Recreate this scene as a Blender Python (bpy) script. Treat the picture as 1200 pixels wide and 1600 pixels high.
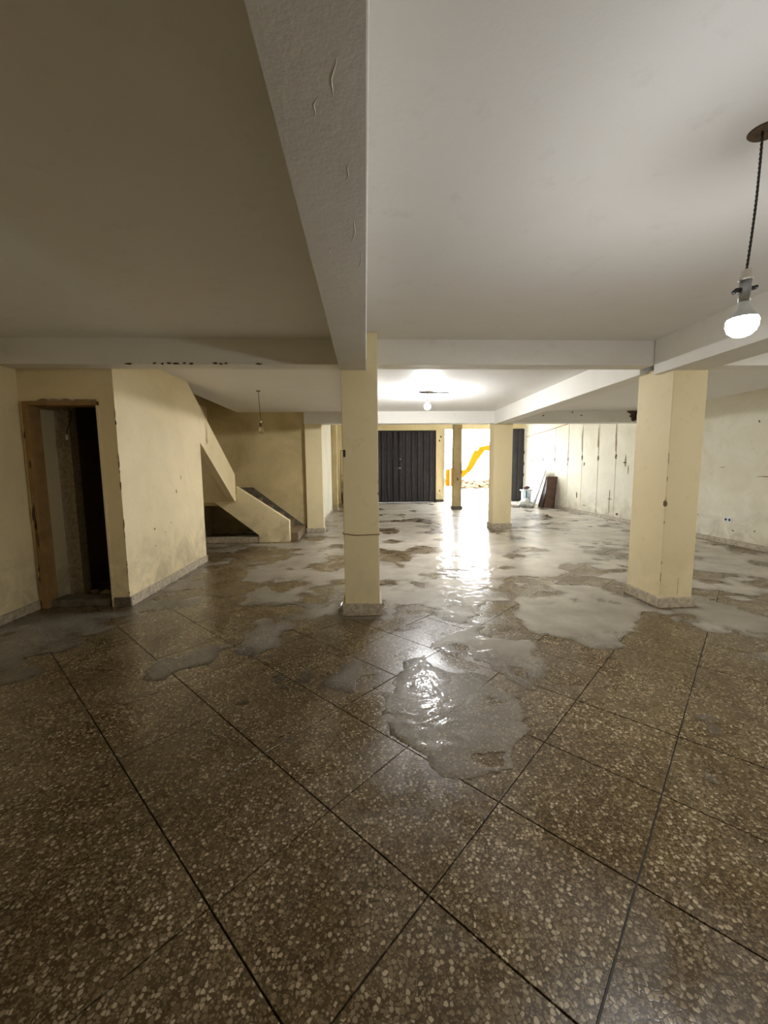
import bpy, bmesh, math, random
import numpy as np
from mathutils import Vector, Matrix, noise

for o in list(bpy.data.objects): bpy.data.objects.remove(o)
C = bpy.context.scene.collection
random.seed(7)

# ------------------------------------------------------------ camera, sky, exposure
EYE = Vector((0, 0, 1.4))
FPX = 631.09
RT = Vector((0.99891, -0.04579, -0.00918)); UP = Vector((0.01412, 0.10864, 0.99398)); FW = Vector((0.04452, 0.99303, -0.10917))
cd = bpy.data.cameras.new('camera'); cam = bpy.data.objects.new('camera', cd); C.objects.link(cam)
cd.sensor_fit = 'HORIZONTAL'; cd.sensor_width = 36; cd.lens = FPX / 1200 * 36; cd.clip_start = .02; cd.clip_end = 300
cam.matrix_world = Matrix(((RT.x, UP.x, -FW.x, EYE.x), (RT.y, UP.y, -FW.y, EYE.y), (RT.z, UP.z, -FW.z, EYE.z), (0, 0, 0, 1)))
bpy.context.scene.camera = cam
w = bpy.data.worlds.new('sky'); bpy.context.scene.world = w; w.use_nodes = True
bg = w.node_tree.nodes['Background']; bg.inputs[0].default_value = (.93, .97, 1, 1); bg.inputs[1].default_value = 5.6
vs = bpy.context.scene.view_settings
vs.view_transform = 'Standard'; vs.look = 'None'; vs.gamma = 1; vs.use_curve_mapping = False; vs.exposure = 2.15
BULB_NEAR = 130; BULB_MID = 440; BULB_SIDE = 230
BULB_COL = (.97, .98, 1, 1)

# ------------------------------------------------------------ materials
class NT:
    def __init__(s, name):
        s.m = bpy.data.materials.new(name); s.m.use_nodes = True; s.t = s.m.node_tree
        s.b = s.t.nodes['Principled BSDF']; s.out = s.t.nodes['Material Output']
    def n(s, typ, **k):
        nd = s.t.nodes.new(typ)
        for a, v in k.items():
            if a.startswith('i_'):
                nd.inputs[int(a[2:]) if a[2:].isdigit() else a[2:].replace('_', ' ')].default_value = v
            else: setattr(nd, a, v)
        return nd
    def l(s, a, b): s.t.links.new(a, b)
    def pos(s, scale=(1, 1, 1)):
        g = s.n('ShaderNodeNewGeometry'); mp = s.n('ShaderNodeMapping'); mp.inputs['Scale'].default_value = scale
        s.l(g.outputs['Position'], mp.inputs['Vector']); return mp.outputs[0]
    def noise(s, vec, scale, detail=4, rough=.55, dist=0):
        nd = s.n('ShaderNodeTexNoise'); nd.inputs['Scale'].default_value = scale; nd.inputs['Detail'].default_value = detail
        nd.inputs['Roughness'].default_value = rough; nd.inputs['Distortion'].default_value = dist
        s.l(vec, nd.inputs['Vector']); return nd.outputs[0]
    def ramp(s, fac, stops):
        r = s.n('ShaderNodeValToRGB'); e = r.color_ramp.elements
        while len(e) < len(stops): e.new(.5)
        for q, (p, c) in zip(e, stops):
            q.position = p; q.color = (c, c, c, 1) if isinstance(c, (int, float)) else (*c, 1)
        s.l(fac, r.inputs[0]); return r.outputs[0]
    def mix(s, fac, a, b, mode='MIX'):
        x = s.n('ShaderNodeMix', data_type='RGBA', blend_type=mode)
        for sock, v in ((x.inputs[0], fac), (x.inputs[6], a), (x.inputs[7], b)):
            if isinstance(v, (int, float)): sock.default_value = v
            elif isinstance(v, tuple): sock.default_value = (*v, 1)
            else: s.l(v, sock)
        return x.outputs[2]
    def math(s, op, a, b=0.0):
        x = s.n('ShaderNodeMath', operation=op)
        for sock, v in ((x.inputs[0], a), (x.inputs[1], b)):
            if isinstance(v, (int, float)): sock.default_value = v
            else: s.l(v, sock)
        return x.outputs[0]
    def bump(s, h, strength, dist=.01):
        b = s.n('ShaderNodeBump'); b.inputs['Strength'].default_value = strength; b.inputs['Distance'].default_value = dist
        s.l(h, b.inputs['Height']); s.l(b.outputs[0], s.b.inputs['Normal'])

def plain(name, col, rough=.6, metal=0, var=.15, scale=12, bump=.1, spec=.5):
    k = NT(name); k.b.inputs['Specular IOR Level'].default_value = spec; p = k.pos(); nz = k.noise(p, scale, 5)
    dark = tuple(c * (1 - var) for c in col); lite = tuple(min(1, c * (1 + var)) for c in col)
    k.l(k.ramp(nz, [(.3, dark), (.7, lite)]), k.b.inputs['Base Color'])
    k.b.inputs['Roughness'].default_value = rough; k.b.inputs['Metallic'].default_value = metal
    if bump: k.bump(nz, bump, .01)
    return k.m

def plaster(name, col, stain, low=0.0, relief=.25, blotch=.5):
    """painted plaster: faint blotches, dirt specks, grime that rises from the floor (low = its strength)"""
    k = NT(name); p = k.pos()
    n1 = k.noise(p, 1.3, 5, .6, .6); n2 = k.noise(p, 7, 6, .65); n3 = k.noise(p, 28, 4, .6)
    c = k.mix(k.ramp(n1, [(.42, 0), (.75, blotch)]), col, stain)
    c = k.mix(k.ramp(n2, [(.58, 0), (.8, .35)]), c, tuple(v * .8 for v in stain))
    spots = k.ramp(k.noise(k.pos((1, 1, .55)), 4.2, 7, .75, 1.2), [(.68, 0), (.76, .55)])
    c = k.mix(k.math('MULTIPLY', spots, blotch), c, tuple(v * .35 for v in stain))
    if low:
        sx = k.n('ShaderNodeSeparateXYZ'); k.l(k.pos(), sx.inputs[0])
        h = k.math('SUBTRACT', 1.0, k.math('MULTIPLY', sx.outputs[2], 1.25))
        h = k.math('MULTIPLY', k.math('MAXIMUM', h, 0.0), k.ramp(k.noise(p, 3.0, 6, .7, .8), [(.38, 0), (.68, low)]))
        c = k.mix(h, c, (.25, .21, .12))
    k.l(c, k.b.inputs['Base Color']); k.b.inputs['Roughness'].default_value = .62
    k.bump(k.math('ADD', k.math('MULTIPLY', n3, .25), n2), relief, .012)
    return k.m

M = {}
M['cream'] = plaster('cream_plaster', (.88, .745, .46), (.66, .53, .28), low=.8)
M['cream_clean'] = plaster('cream_column_paint', (.82, .70, .42), (.60, .52, .30), low=.25, blotch=.2, relief=.15)
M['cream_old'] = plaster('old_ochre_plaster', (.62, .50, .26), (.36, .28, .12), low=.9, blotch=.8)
M['cream_pale'] = plaster('pale_wall_paint', (.80, .76, .62), (.62, .55, .36), low=.7, blotch=.6)
M['white'] = plaster('white_ceiling_paint', (.84, .825, .795), (.75, .71, .64), relief=.12, blotch=.3)
M['beam'] = plaster('beam_paint', (.80, .78, .72), (.68, .64, .56), relief=.3, blotch=.4)
M['beam_near'] = plaster('rough_beam_plaster', (.72, .70, .65), (.58, .55, .48), relief=.2, blotch=.5)
M['dark_plaster'] = plaster('dark_brown_plaster', (.20, .135, .075), (.07, .045, .025), low=.5)  # storeroom shade put into the plaster colour; lower steps share it
M['skirt'] = plain('skirting_stone', (.44, .375, .27), .5, var=.35, scale=25)
M['skirt_dark'] = plain('skirting_dark', (.13, .11, .08), .5, var=.4, scale=18)
M['chip'] = plain('bare_patch', (.10, .065, .035), .9, var=.4, scale=60)
M['bare'] = plain('bare_mortar', (.30, .22, .13), .9, var=.35, scale=40)
M['black'] = plain('black_metal', (.022, .022, .026), .45, .3, var=.3, scale=9)
M['gate'] = plain('gate_paint', (.035, .032, .040), .5, .1, var=.25, scale=6)
M['steel'] = plain('steel', (.35, .36, .37), .35, .8)
M['wood_old'] = plain('peeling_ochre_wood', (.30, .175, .06), .7, var=.22, scale=9, bump=.4)
M['brown'] = plain('brown_board', (.12, .06, .045), .55, var=.35, scale=7)
M['pale_board'] = plain('pale_board', (.22, .21, .26), .5, var=.08)
M['dark_brown'] = plain('dark_brown_board', (.030, .016, .011), .6, var=.3)
M['white_plastic'] = plain('white_plastic', (.75, .78, .78), .4, var=.08)
M['teal'] = plain('teal_plastic', (.12, .35, .38), .4)
M['grout'] = plain('dark_grout', (.045, .035, .022), .55, var=.4, scale=30)
M['yellow'] = plain('excavator_yellow', (.32, .052, .003), .9, var=.1, spec=0)
M['orange'] = plain('orange_plastic', (.40, .045, .002), .9, spec=0)
M['rubber'] = plain('rubber', (.03, .03, .03), .8)
M['ground'] = plain('pale_ground', (.62, .60, .55), .9, var=.12, scale=3)
M['rubble'] = plain('rubble_stone', (.16, .12, .08), .9, var=.5, scale=5, spec=0)
M['leaf'] = plain('leaf_green', (.05, .075, .015), .8, var=.4, scale=20, spec=0)
M['stem'] = plain('twig', (.15, .11, .06), .8)
M['porcelain'] = plain('porcelain', (.7, .66, .6), .3, var=.1)
M['cable'] = plain('cable', (.03, .028, .025), .5)
M['bag'] = plain('plastic_bag', (.72, .76, .78), .45, var=.1)

def terrazzo():
    k = NT('terrazzo'); p = k.pos()
    wob = k.n('ShaderNodeVectorMath', operation='ADD')
    nn = k.n('ShaderNodeTexNoise'); nn.inputs['Scale'].default_value = 60; nn.inputs['Detail'].default_value = 2
    k.l(p, nn.inputs['Vector'])
    sc = k.n('ShaderNodeVectorMath', operation='SCALE'); sc.inputs[3].default_value = .012
    k.l(nn.outputs['Color'], sc.inputs[0]); k.l(p, wob.inputs[0]); k.l(sc.outputs[0], wob.inputs[1])
    def chips(scale, keep):
        v = k.n('ShaderNodeTexVoronoi', feature='F1'); v.inputs['Scale'].default_value = scale; v.inputs['Randomness'].default_value = 1
        e = k.n('ShaderNodeTexVoronoi', feature='DISTANCE_TO_EDGE'); e.inputs['Scale'].default_value = scale
        k.l(wob.outputs[0], v.inputs['Vector']); k.l(wob.outputs[0], e.inputs['Vector'])
        edge = k.math('MULTIPLY', k.ramp(v.outputs['Distance'], [(.42, 1), (.56, 0)]), k.ramp(e.outputs[0], [(.03, 0), (.10, 1)]))
        sp = k.n('ShaderNodeSeparateColor'); k.l(v.outputs['Color'], sp.inputs[0])
        return k.math('MULTIPLY', edge, k.ramp(sp.outputs[0], [(keep, 0), (keep + .04, 1)])), sp.outputs[1]
    a, ra = chips(68, .16); b, rb = chips(130, .22)
    big = k.noise(p, 1.1, 4, .6, .5); mid = k.noise(p, 4.5, 5, .65, .8)
    matrix = k.ramp(mid, [(.3, (.052, .031, .010)), (.7, (.100, .066, .026))])
    chip = k.ramp(ra, [(0, (.12, .08, .035)), (.55, (.24, .177, .095)), (1, (.54, .44, .29))])
    chip2 = k.ramp(rb, [(0, (.12, .082, .037)), (1, (.29, .225, .13))])
    c = k.mix(b, matrix, chip2); c = k.mix(a, c, chip)
    oi = k.n('ShaderNodeObjectInfo')
    c = k.mix(k.math('MULTIPLY', oi.outputs['Random'], .18), c, (.09, .065, .035))
    soak = k.ramp(k.noise(p, 1.7, 5, .62, .9), [(.42, 0), (.56, .48)])   # damp, darker stone
    c = k.mix(soak, c, k.mix(1.0, c, (.55, .47, .36), 'MULTIPLY'))
    k.l(c, k.b.inputs['Base Color'])
    rr = k.ramp(k.noise(p, 2.6, 5, .6, .6), [(.35, .17), (.7, .44)]); k.l(rr, k.b.inputs['Roughness'])
    k.b.inputs['IOR'].default_value = 1.5
    k.bump(k.math('ADD', k.math('MULTIPLY', a, .4), k.noise(p, 35, 3)), .12, .003)
    return k.m
M['terrazzo'] = terrazzo()

def water():
    k = NT('dirty_water'); t = k.t; t.nodes.remove(k.b); p = k.pos()
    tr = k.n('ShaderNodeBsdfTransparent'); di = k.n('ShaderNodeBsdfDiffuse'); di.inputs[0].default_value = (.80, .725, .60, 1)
    gl0 = k.n('ShaderNodeBsdfGlossy'); gl0.inputs['Roughness'].default_value = .08
    gl1 = k.n('ShaderNodeBsdfGlossy'); gl1.inputs['Roughness'].default_value = .38
    gl = k.n('ShaderNodeMixShader', i_0=.45)
    k.l(gl0.outputs[0], gl.inputs[1]); k.l(gl1.outputs[0], gl.inputs[2])
    fr = k.n('ShaderNodeFresnel'); fr.inputs[0].default_value = 1.36
    b = k.n('ShaderNodeBump'); b.inputs['Strength'].default_value = .9; b.inputs['Distance'].default_value = .009
    k.l(k.noise(p, 6.5, 3, .5, 1.2), b.inputs['Height'])
    for nd in (gl0, gl1, fr): k.l(b.outputs[0], nd.inputs['Normal'])
    m1 = k.n('ShaderNodeMixShader'); m2 = k.n('ShaderNodeMixShader')
    at = k.n('ShaderNodeAttribute', attribute_name='murk_sheen'); k.l(k.math('MULTIPLY', at.outputs['Fac'], k.ramp(k.noise(p, 1.8, 5, .6), [(.3, .55), (.7, 1.1)])), m1.inputs[0]); k.l(tr.outputs[0], m1.inputs[1]); k.l(di.outputs[0], m1.inputs[2])
    k.l(fr.outputs[0], m2.inputs[0]); k.l(m1.outputs[0], m2.inputs[1]); k.l(gl.outputs[0], m2.inputs[2])
    k.l(m2.outputs[0], k.out.inputs[0]); return k.m
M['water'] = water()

def emit(name, col, s):
    k = NT(name); k.b.inputs['Base Color'].default_value = (.9, .9, .9, 1)
    k.b.inputs['Emission Color'].default_value = col; k.b.inputs['Emission Strength'].default_value = s; return k.m
M['lit_near'] = emit('lit_bulb_near', BULB_COL, BULB_NEAR); M['lit_side'] = emit('lit_bulb_side', BULB_COL, BULB_SIDE); M['lit_mid'] = emit('lit_bulb_mid', BULB_COL, BULB_MID)
def glass():
    k = NT('bulb_glass'); k.b.inputs['Transmission Weight'].default_value = 1; k.b.inputs['Roughness'].default_value = .03
    k.b.inputs['IOR'].default_value = 1.2; k.b.inputs['Base Color'].default_value = (.95, .93, .88, 1); return k.m
M['glass'] = glass()

# ------------------------------------------------------------ mesh helpers
def obj(name, bm, m, parent=None, smooth=False):
    me = bpy.data.meshes.new(name); bm.normal_update(); bm.to_mesh(me); bm.free()
    if m: me.materials.append(M[m])
    if smooth:
        for f in me.polygons: f.use_smooth = True
    o = bpy.data.objects.new(name, me); C.objects.link(o)
    if parent: o.parent = parent
    return o
def tag(o, label=None, cat=None, group=None, kind=None):
    for k, v in (('label', label), ('category', cat), ('group', group), ('kind', kind)):
        if v: o[k] = v
    return o
def thing(name, label, cat, loc=(0, 0, 0), rz=0, group=None):
    o = bpy.data.objects.new(name, None); C.objects.link(o); o.location = loc; o.rotation_euler = (0, 0, rz)
    o.empty_display_size = .1
    return tag(o, label, cat, group)
def box(bm, a, b, bev=0):
    x0, y0, z0 = a; x1, y1, z1 = b
    v = [bm.verts.new(p) for p in ((x0, y0, z0), (x1, y0, z0), (x1, y1, z0), (x0, y1, z0), (x0, y0, z1), (x1, y0, z1), (x1, y1, z1), (x0, y1, z1))]
    fs = [bm.faces.new([v[i] for i in q]) for q in ((3, 2, 1, 0), (4, 5, 6, 7), (0, 1, 5, 4), (1, 2, 6, 5), (2, 3, 7, 6), (3, 0, 4, 7))]
    if bev:
        es = list({e for f in fs for e in f.edges}); bmesh.ops.bevel(bm, geom=es, offset=bev, segments=2, affect='EDGES', profile=.5)
def B(name, a, b, m, parent=None, bev=0):
    bm = bmesh.new(); box(bm, a, b, bev); return obj(name, bm, m, parent)
def BS(name, boxes, m, parent=None, bev=0):
    bm = bmesh.new()
    for a, b in boxes: box(bm, a, b, bev)
    return obj(name, bm, m, parent)
def prism(bm, pts, off):
    """closed solid between the polygon pts and the same polygon shifted by off"""
    off = Vector(off); a = [bm.verts.new(p) for p in pts]; b = [bm.verts.new(Vector(p) + off) for p in pts]; n = len(pts)
    bm.faces.new(a); bm.faces.new(b[::-1])
    for i in range(n): bm.faces.new((a[i], b[i], b[(i + 1) % n], a[(i + 1) % n])[::-1])
    bmesh.ops.recalc_face_normals(bm, faces=bm.faces[:])
def tube(bm, pts, r, n=8):
    pts = [Vector(p) for p in pts]; rings = []
    rr = r if isinstance(r, (list, tuple)) else [r] * len(pts)
    for i, p in enumerate(pts):
        d = (pts[min(i + 1, len(pts) - 1)] - pts[max(i - 1, 0)]).normalized()
        s = d.orthogonal().normalized() if i == 0 else (s - d * s.dot(d)).normalized()
        t = d.cross(s)
        rings.append([bm.verts.new(p + (s * math.cos(2 * math.pi * k / n) + t * math.sin(2 * math.pi * k / n)) * rr[i]) for k in range(n)])
    for a, b in zip(rings, rings[1:]):
        for k in range(n): bm.faces.new((a[k], a[(k + 1) % n], b[(k + 1) % n], b[k]))
    bm.faces.new(rings[0][::-1]); bm.faces.new(rings[-1])
def lathe(bm, prof, n=24, c=(0, 0, 0)):
    rings = []
    for r, z in prof:
        if r < 1e-5: rings.append([bm.verts.new((c[0], c[1], c[2] + z))])
        else: rings.append([bm.verts.new((c[0] + r * math.cos(2 * math.pi * k / n), c[1] + r * math.sin(2 * math.pi * k / n), c[2] + z)) for k in range(n)])
    for a, b in zip(rings, rings[1:]):
        for k in range(n):
            q = [a[k % len(a)], a[(k + 1) % len(a)], b[(k + 1) % len(b)], b[k % len(b)]]
            q = list(dict.fromkeys(q))
            if len(q) > 2: bm.faces.new(q)
    bmesh.ops.recalc_face_normals(bm, faces=bm.faces[:])
def blob(bm, c, s, seed=0, sub=2, amp=.25):
    r = bmesh.ops.create_icosphere(bm, subdivisions=sub, radius=1)
    for v in r['verts']:
        k = 1 + amp * noise.noise(v.co * 1.7 + Vector((seed * 3.1, seed, 0)))
        v.co = Vector((v.co.x * s[0] * k, v.co.y * s[1] * k, v.co.z * s[2] * k)) + Vector(c)
def patch(name, c, u, v, nrm, w, h, m, parent, seed, th=.004, n=14):
    """ragged flat flake or bare spot standing a few mm proud of a surface"""
    rnd = random.Random(seed); c = Vector(c); u = Vector(u); v = Vector(v); nrm = Vector(nrm)
    pts = []
    for i in range(n):
        a = 2 * math.pi * i / n; k = .55 + .6 * rnd.random()
        pts.append(c + u * math.cos(a) * w / 2 * k + v * math.sin(a) * h / 2 * k - nrm * .004)
    bm = bmesh.new(); prism(bm, pts, nrm * (th + .004)); return obj(name, bm, m, parent)

# ------------------------------------------------------------ room shell
XL, XR, YB, YF = -3.35, 6.4, -2.6, 16.2       # left, right, behind the camera, far wall
ZC, ZF = 2.60, 3.6                            # ceiling of the two near bays, ceiling of the front part
YX = 8.84                                     # far cross beam
floor = B('floor', (XL - .2, YB - .2, -.14), (XR + .2, YF + .25, -.012), 'grout'); tag(floor, kind='structure')
S = lambda o: tag(o, kind='structure')
# ceiling with the stair well left open
S(BS('ceiling', [((XL - .1, YB, ZC), (XR + .1, 3.95, ZC + .2)),
                 ((-2.72, 3.95, ZC), (XR + .1, YX + .3, ZC + .2)),
                 ((XL - .1, 3.95, ZC), (-2.7, 6.0, ZC + .2)),
                 ((-1.4, YX + .2, ZF), (XR + .1, YF + .1, ZF + .2)),
                 ((-1.4, YX + .2, ZC + .15), (XR + .1, YX + .35, ZF + .1)),
                 ((XL - .2, 5.8, 4.6), (-2.6, 9.3, 4.7))], 'white'))
wall_left = S(BS('wall_left', [((XL - .2, YB, 0), (XL, 9.2, ZC + .1))], 'cream'))
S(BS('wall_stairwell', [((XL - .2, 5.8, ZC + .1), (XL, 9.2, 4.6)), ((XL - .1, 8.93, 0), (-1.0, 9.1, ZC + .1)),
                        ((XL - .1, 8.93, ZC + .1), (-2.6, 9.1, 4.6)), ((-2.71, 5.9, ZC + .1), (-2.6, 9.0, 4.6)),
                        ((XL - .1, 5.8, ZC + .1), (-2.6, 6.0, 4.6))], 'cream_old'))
S(B('wall_front', (XL - .2, YB - .2, 0), (XR + .2, YB, ZC + .1), 'cream'))
wall_right = S(BS('wall_right', [((XR, YB, 0), (XR + .2, 9.25, ZC + .1)), ((XR + .02, 9.25, 0), (XR + .2, YF + .2, ZF + .1))], 'cream_pale'))
# far wall around its two openings
wall_back = S(BS('wall_back', [((-1.3, YF, 0), (-.08, YF + .22, ZF)), ((2.83, YF, 0), (3.14, YF + .22, ZF)),
                               ((-.08, YF, 2.86), (2.83, YF + .22, ZF)), ((3.14, YF, 2.90), (XR + .2, YF + .22, ZF))], 'cream'))
wall_side = S(BS('wall_side', [((-1.3, 9.1, 0), (-1.1, YF, ZF))], 'cream_pale'))
# door wall and the block beside it
dw = S(BS('wall_door', [((XL, 4.17, 0), (-3.31, 4.29, 2.60)), ((-2.60, 4.17, 0), (-2.45, 4.29, 2.6)), ((-3.31, 4.17, 2.07), (-2.60, 4.29, 2.60))], 'cream'))
block = bmesh.new()
prism(block, [(-2.45, 4.29, 0), (-2.45, 6.2, 0), (-2.45, 6.2, 1.80), (-2.45, 7.66, .80), (-2.45, 7.73, .80), (-2.45, 7.73, 1.30), (-2.45, 5.88, 2.6), (-2.45, 4.29, 2.6)], (-.11, 0, 0))
S(obj('wall_block', block, 'cream'))
S(BS('wall_storeroom', [((XL, 5.70, 0), (-2.57, 5.80, 2.6)), ((XL, 4.74, 0), (XL + .015, 5.7, 2.6)), ((-2.585, 4.30, 0), (-2.565, 5.7, 2.6)), ((XL, 4.3, 2.57), (-2.57, 5.7, 2.6))], 'dark_plaster'))  # dark liner: shade of the unlit room put into its colour

def skirting(name, a, b, nrm, h=.085, m='skirt', t=.02):
    a = Vector(a); b = Vector(b); nrm = Vector(nrm)
    bm = bmesh.new(); prism(bm, [a, b, b + Vector((0, 0, h)), a + Vector((0, 0, h))], nrm * t)
    o = obj(name, bm, m); return S(o)
skirting('baseboard_left', (XL, YB, 0), (XL, 4.17, 0), (1, 0, 0))
skirting('baseboard_block', (-2.45, 4.17, 0), (-2.45, 6.2, 0), (1, 0, 0), .095)
skirting('baseboard_door', (-2.60, 4.17, 0), (-2.43, 4.17, 0), (0, -1, 0), .095, 'skirt_dark')
skirting('baseboard_right', (XR, YB, 0), (XR, YF, 0), (-1, 0, 0), .09)
skirting('baseboard_back', (2.83, YF, 0), (3.14, YF, 0), (0, -1, 0), .1, 'skirt_dark')
skirting('baseboard_side', (-1.1, 9.1, 0), (-1.1, YF, 0), (1, 0, 0), .07)

# ------------------------------------------------------------ beams
def beam(a, b, m, label, bev=.006):
    o = B('ceiling_beam', a, b, m, None, bev); return tag(o, label, 'beam', 'ceiling beams')
main = beam((-.22, YB + .01, 2.27), (.02, 3.76, 2.62), 'beam_near', 'rough plastered white beam running overhead down the middle of the room')
beam((-.22, 4.14, 2.30), (.02, YX + .05, 2.62), 'beam', 'white beam behind the central column, continuing the overhead middle beam')
beam((2.82, YB + .01, 2.275), (3.19, 3.94, 2.62), 'beam', 'white beam at upper right, just behind the lit near bulb')
beam((2.82, 4.14, 2.32), (3.06, YX + .05, 2.62), 'beam', 'white beam from the right column back to the column by the opening')
xl = beam((XL + .005, 3.95, 2.37), (-.215, 4.14, 2.62), 'beam', 'white cross beam over the small doorway, chipped along its lower edge')
beam((.125, 3.95, 2.37), (2.83, 4.14, 2.62), 'beam', 'white cross beam between the central column and the right column')
beam((3.2, 3.95, 2.37), (XR - .005, 4.14, 2.62), 'beam', 'white cross beam between the right column and the right wall')
xb = beam((-1.3, YX, 2.345), (XR - .005, YX + .27, 2.72), 'beam', 'farthest white cross beam, in front of the metal gate, with a duct hole')
for i, (x, wd) in enumerate([(-2.16, .055), (-1.93, .03), (-1.86, .02), (-1.80, .03), (-1.74, .05), (-1.66, .02), (-1.60, .03), (-1.38, .04), (-1.33, .03), (-1.28, .03), (-.98, .045)]):
    patch('paint_chip', (x, 3.95, 2.374 + .004 * (i % 2)), (1, 0, 0), (0, 0, 1), (0, -1, 0), wd * 1.5, .018, 'chip', xl, 30 + i)
# duct hole in the far beam: torn rim, dark pipe stub
rim = patch('torn_hole_rim', (6.03, YX, 2.52), (1, 0, 0), (0, 0, 1), (0, -1, 0), .50, .38, 'chip', xb, 5, .006, 22)
bm = bmesh.new(); tube(bm, [(6.1, YX - .05, 2.47), (6.1, YX + .1, 2.47)], .13, 20); p_ = obj('pipe_stub', bm, 'black', rim)
bm = bmesh.new(); lathe(bm, [(.115, 0), (.14, 0), (.14, .03), (.115, .03), (.115, 0)], 20)
bmesh.ops.rotate(bm, verts=bm.verts, matrix=Matrix.Rotation(math.pi / 2, 3, 'X')); bmesh.ops.translate(bm, verts=bm.verts, vec=(6.1, YX - .05, 2.47)); obj('pipe_collar', bm, 'bare', rim)
for i, (x, z) in enumerate([(3.9, 2.50), (4.55, 2.57), (4.75, 2.50)]):
    patch('pock_mark', (x, YX, z), (1, 0, 0), (0, 0, 1), (0, -1, 0), .05, .04, 'bare', xb, i, .005, 9)
# wavy plaster scars on the underside of the near beam
for i, (x, y, l, w_) in enumerate([(-.05, .95, .12, .012), (-.10, 1.05, .07, .01), (-.03, 1.25, .10, .01), (-.02, 1.5, .20, .012), (.0, 1.72, .22, .01), (-.01, 2.3, .25, .009), (-.005, 2.7, .3, .008), (-.12, 1.7, .08, .01)]):
    bm = bmesh.new(); pts = []
    for k in range(9):
        t = k / 8; pts.append((x - .02 * t + .004 * math.sin(9 * t + i), y + l * t, 2.2708))
    tube(bm, pts, [.0005 + w_ * .16 * math.sin(math.pi * k / 8) for k in range(9)], 6); obj('plaster_ridge', bm, 'beam_near', main, True)

# ------------------------------------------------------------ columns
def column(x0, x1, y0, y1, z1, label, plinth=.10, m='cream_clean', pm='skirt', out=.022):
    t = thing('column', label, 'column', ((x0 + x1) / 2, (y0 + y1) / 2, 0), 0, 'supporting columns')
    cx, cy = (x0 + x1) / 2, (y0 + y1) / 2; hx, hy = (x1 - x0) / 2, (y1 - y0) / 2
    sh = B('shaft', (-hx, -hy, 0), (hx, hy, z1), m, t, .006)
    if plinth: B('plinth', (-hx - out, -hy - out, 0), (hx + out, hy + out, plinth), pm, t, .004)
    return t, sh, hx, hy
t, sh, hx, hy = column(-.21, .12, 3.745, 4.10, 2.6, 'slim cream column in the middle, wire tied round it, dark damp plinth', .115, pm='skirt')
wire = bmesh.new(); zz = .78; e = .006
tube(wire, [(-hx - e, -hy - e, zz + .012), (-hx * .3, -hy - e, zz - .006), (hx + e, -hy - e, zz), (hx + e, hy + e, zz + .01), (-hx - e, hy + e, zz + .015), (-hx - e, -hy - e, zz + .012)], .005, 6); obj('tied_wire', wire, 'bare', t)
B('switch_stub', (-hx + .01, -hy - .016, 1.50), (-hx + .03, -hy, 1.565), 'black', t, .003)
patch('chipped_edge', (hx, -hy - .0005, .92 + .35), (1, 0, 0), (0, 0, 1), (0, -1, 0), .012, .05, 'bare', t, 3)
patch('chipped_edge', (hx - .004, -hy, 1.16), (1, 0, 0), (0, 0, 1), (0, -1, 0), .014, .04, 'bare', t, 4)
t, sh, hx, hy = column(2.88, 3.21, 3.745, 4.24, 2.34, 'wide cream column standing alone at right, chipped on its near edge')
patch('chipped_edge', (-hx - .001, -hy + .006, 1.03), (0, 1, 0), (0, 0, 1), (-1, 0, 0), .04, .07, 'chip', t, 8)
patch('chipped_edge', (-hx + .006, -hy, 1.03), (1, 0, 0), (0, 0, 1), (0, -1, 0), .03, .06, 'bare', t, 9)
for i in range(9):
    patch('chipped_edge', (-hx + .002, -hy, .2 + 2.0 * random.random()), (1, 0, 0), (0, 0, 1), (0, -1, 0), .005, .03 + .08 * random.random(), 'bare', t, 40 + i, .002, 8)
for zt in (0,):
    B('crack', (hx - .15, -hy - .0015, .12), (hx - .147, -hy, .30), 'bare', t)
t, sh, hx, hy = column(2.86, 3.28, 8.95, 9.30, 2.36, 'cream column with dirty base, just left of the leaning boards', .12, pm='skirt')
t, sh, hx, hy = column(2.90, 3.17, 13.25, 13.50, ZF, 'thin worn post standing in front of the bright opening', .10, m='cream_old', pm='skirt_dark', out=.03)
patch('bare_spot', (0, -hy, 1.0), (1, 0, 0), (0, 0, 1), (0, -1, 0), .05, .13, 'chip', t, 2)
patch('bare_spot', (hx - .02, -hy, 1.35), (1, 0, 0), (0, 0, 1), (0, -1, 0), .07, .6, 'bare', t, 7)
t, sh, hx, hy = column(-1.29, -.93, YX + .005, 9.11, 2.35, 'cream wall pilaster beside the foot of the stairs', .09)
t, sh, hx, hy = column(-1.12, -.93, 13.3, 13.55, ZF, 'far cream pilaster on the side wall left of the gate', .09, m='cream_old')

# ------------------------------------------------------------ doorway at left
d1 = S(BS('door_1', [((-3.31, 4.14, 0), (-3.25, 4.29, 2.07)), ((-3.25, 4.14, 2.03), (-2.625, 4.29, 2.07))], 'wood_old', None, .004))
B('jamb', (-2.622, 4.155, 0), (-2.60, 4.29, 2.03), 'cream', d1)
B('threshold', (-3.25, 4.19, 0), (-2.66, 4.40, .07), 'skirt_dark', d1, .006)
for i in range(12):
    patch('peeled_edge', (-3.305 + random.random() * .03, 4.14, .2 + 1.8 * random.random()), (1, 0, 0), (0, 0, 1), (0, -1, 0), .02, .05 + .15 * random.random(), 'chip' if i % 3 else 'bare', d1, 60 + i, .003, 9)
for i in range(5):
    patch('peeled_edge', (-3.1 + .11 * i, 4.14, 2.075), (1, 0, 0), (0, 0, 1), (0, -1, 0), .12, .035, 'bare', d1, 80 + i, .003, 11)
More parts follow.
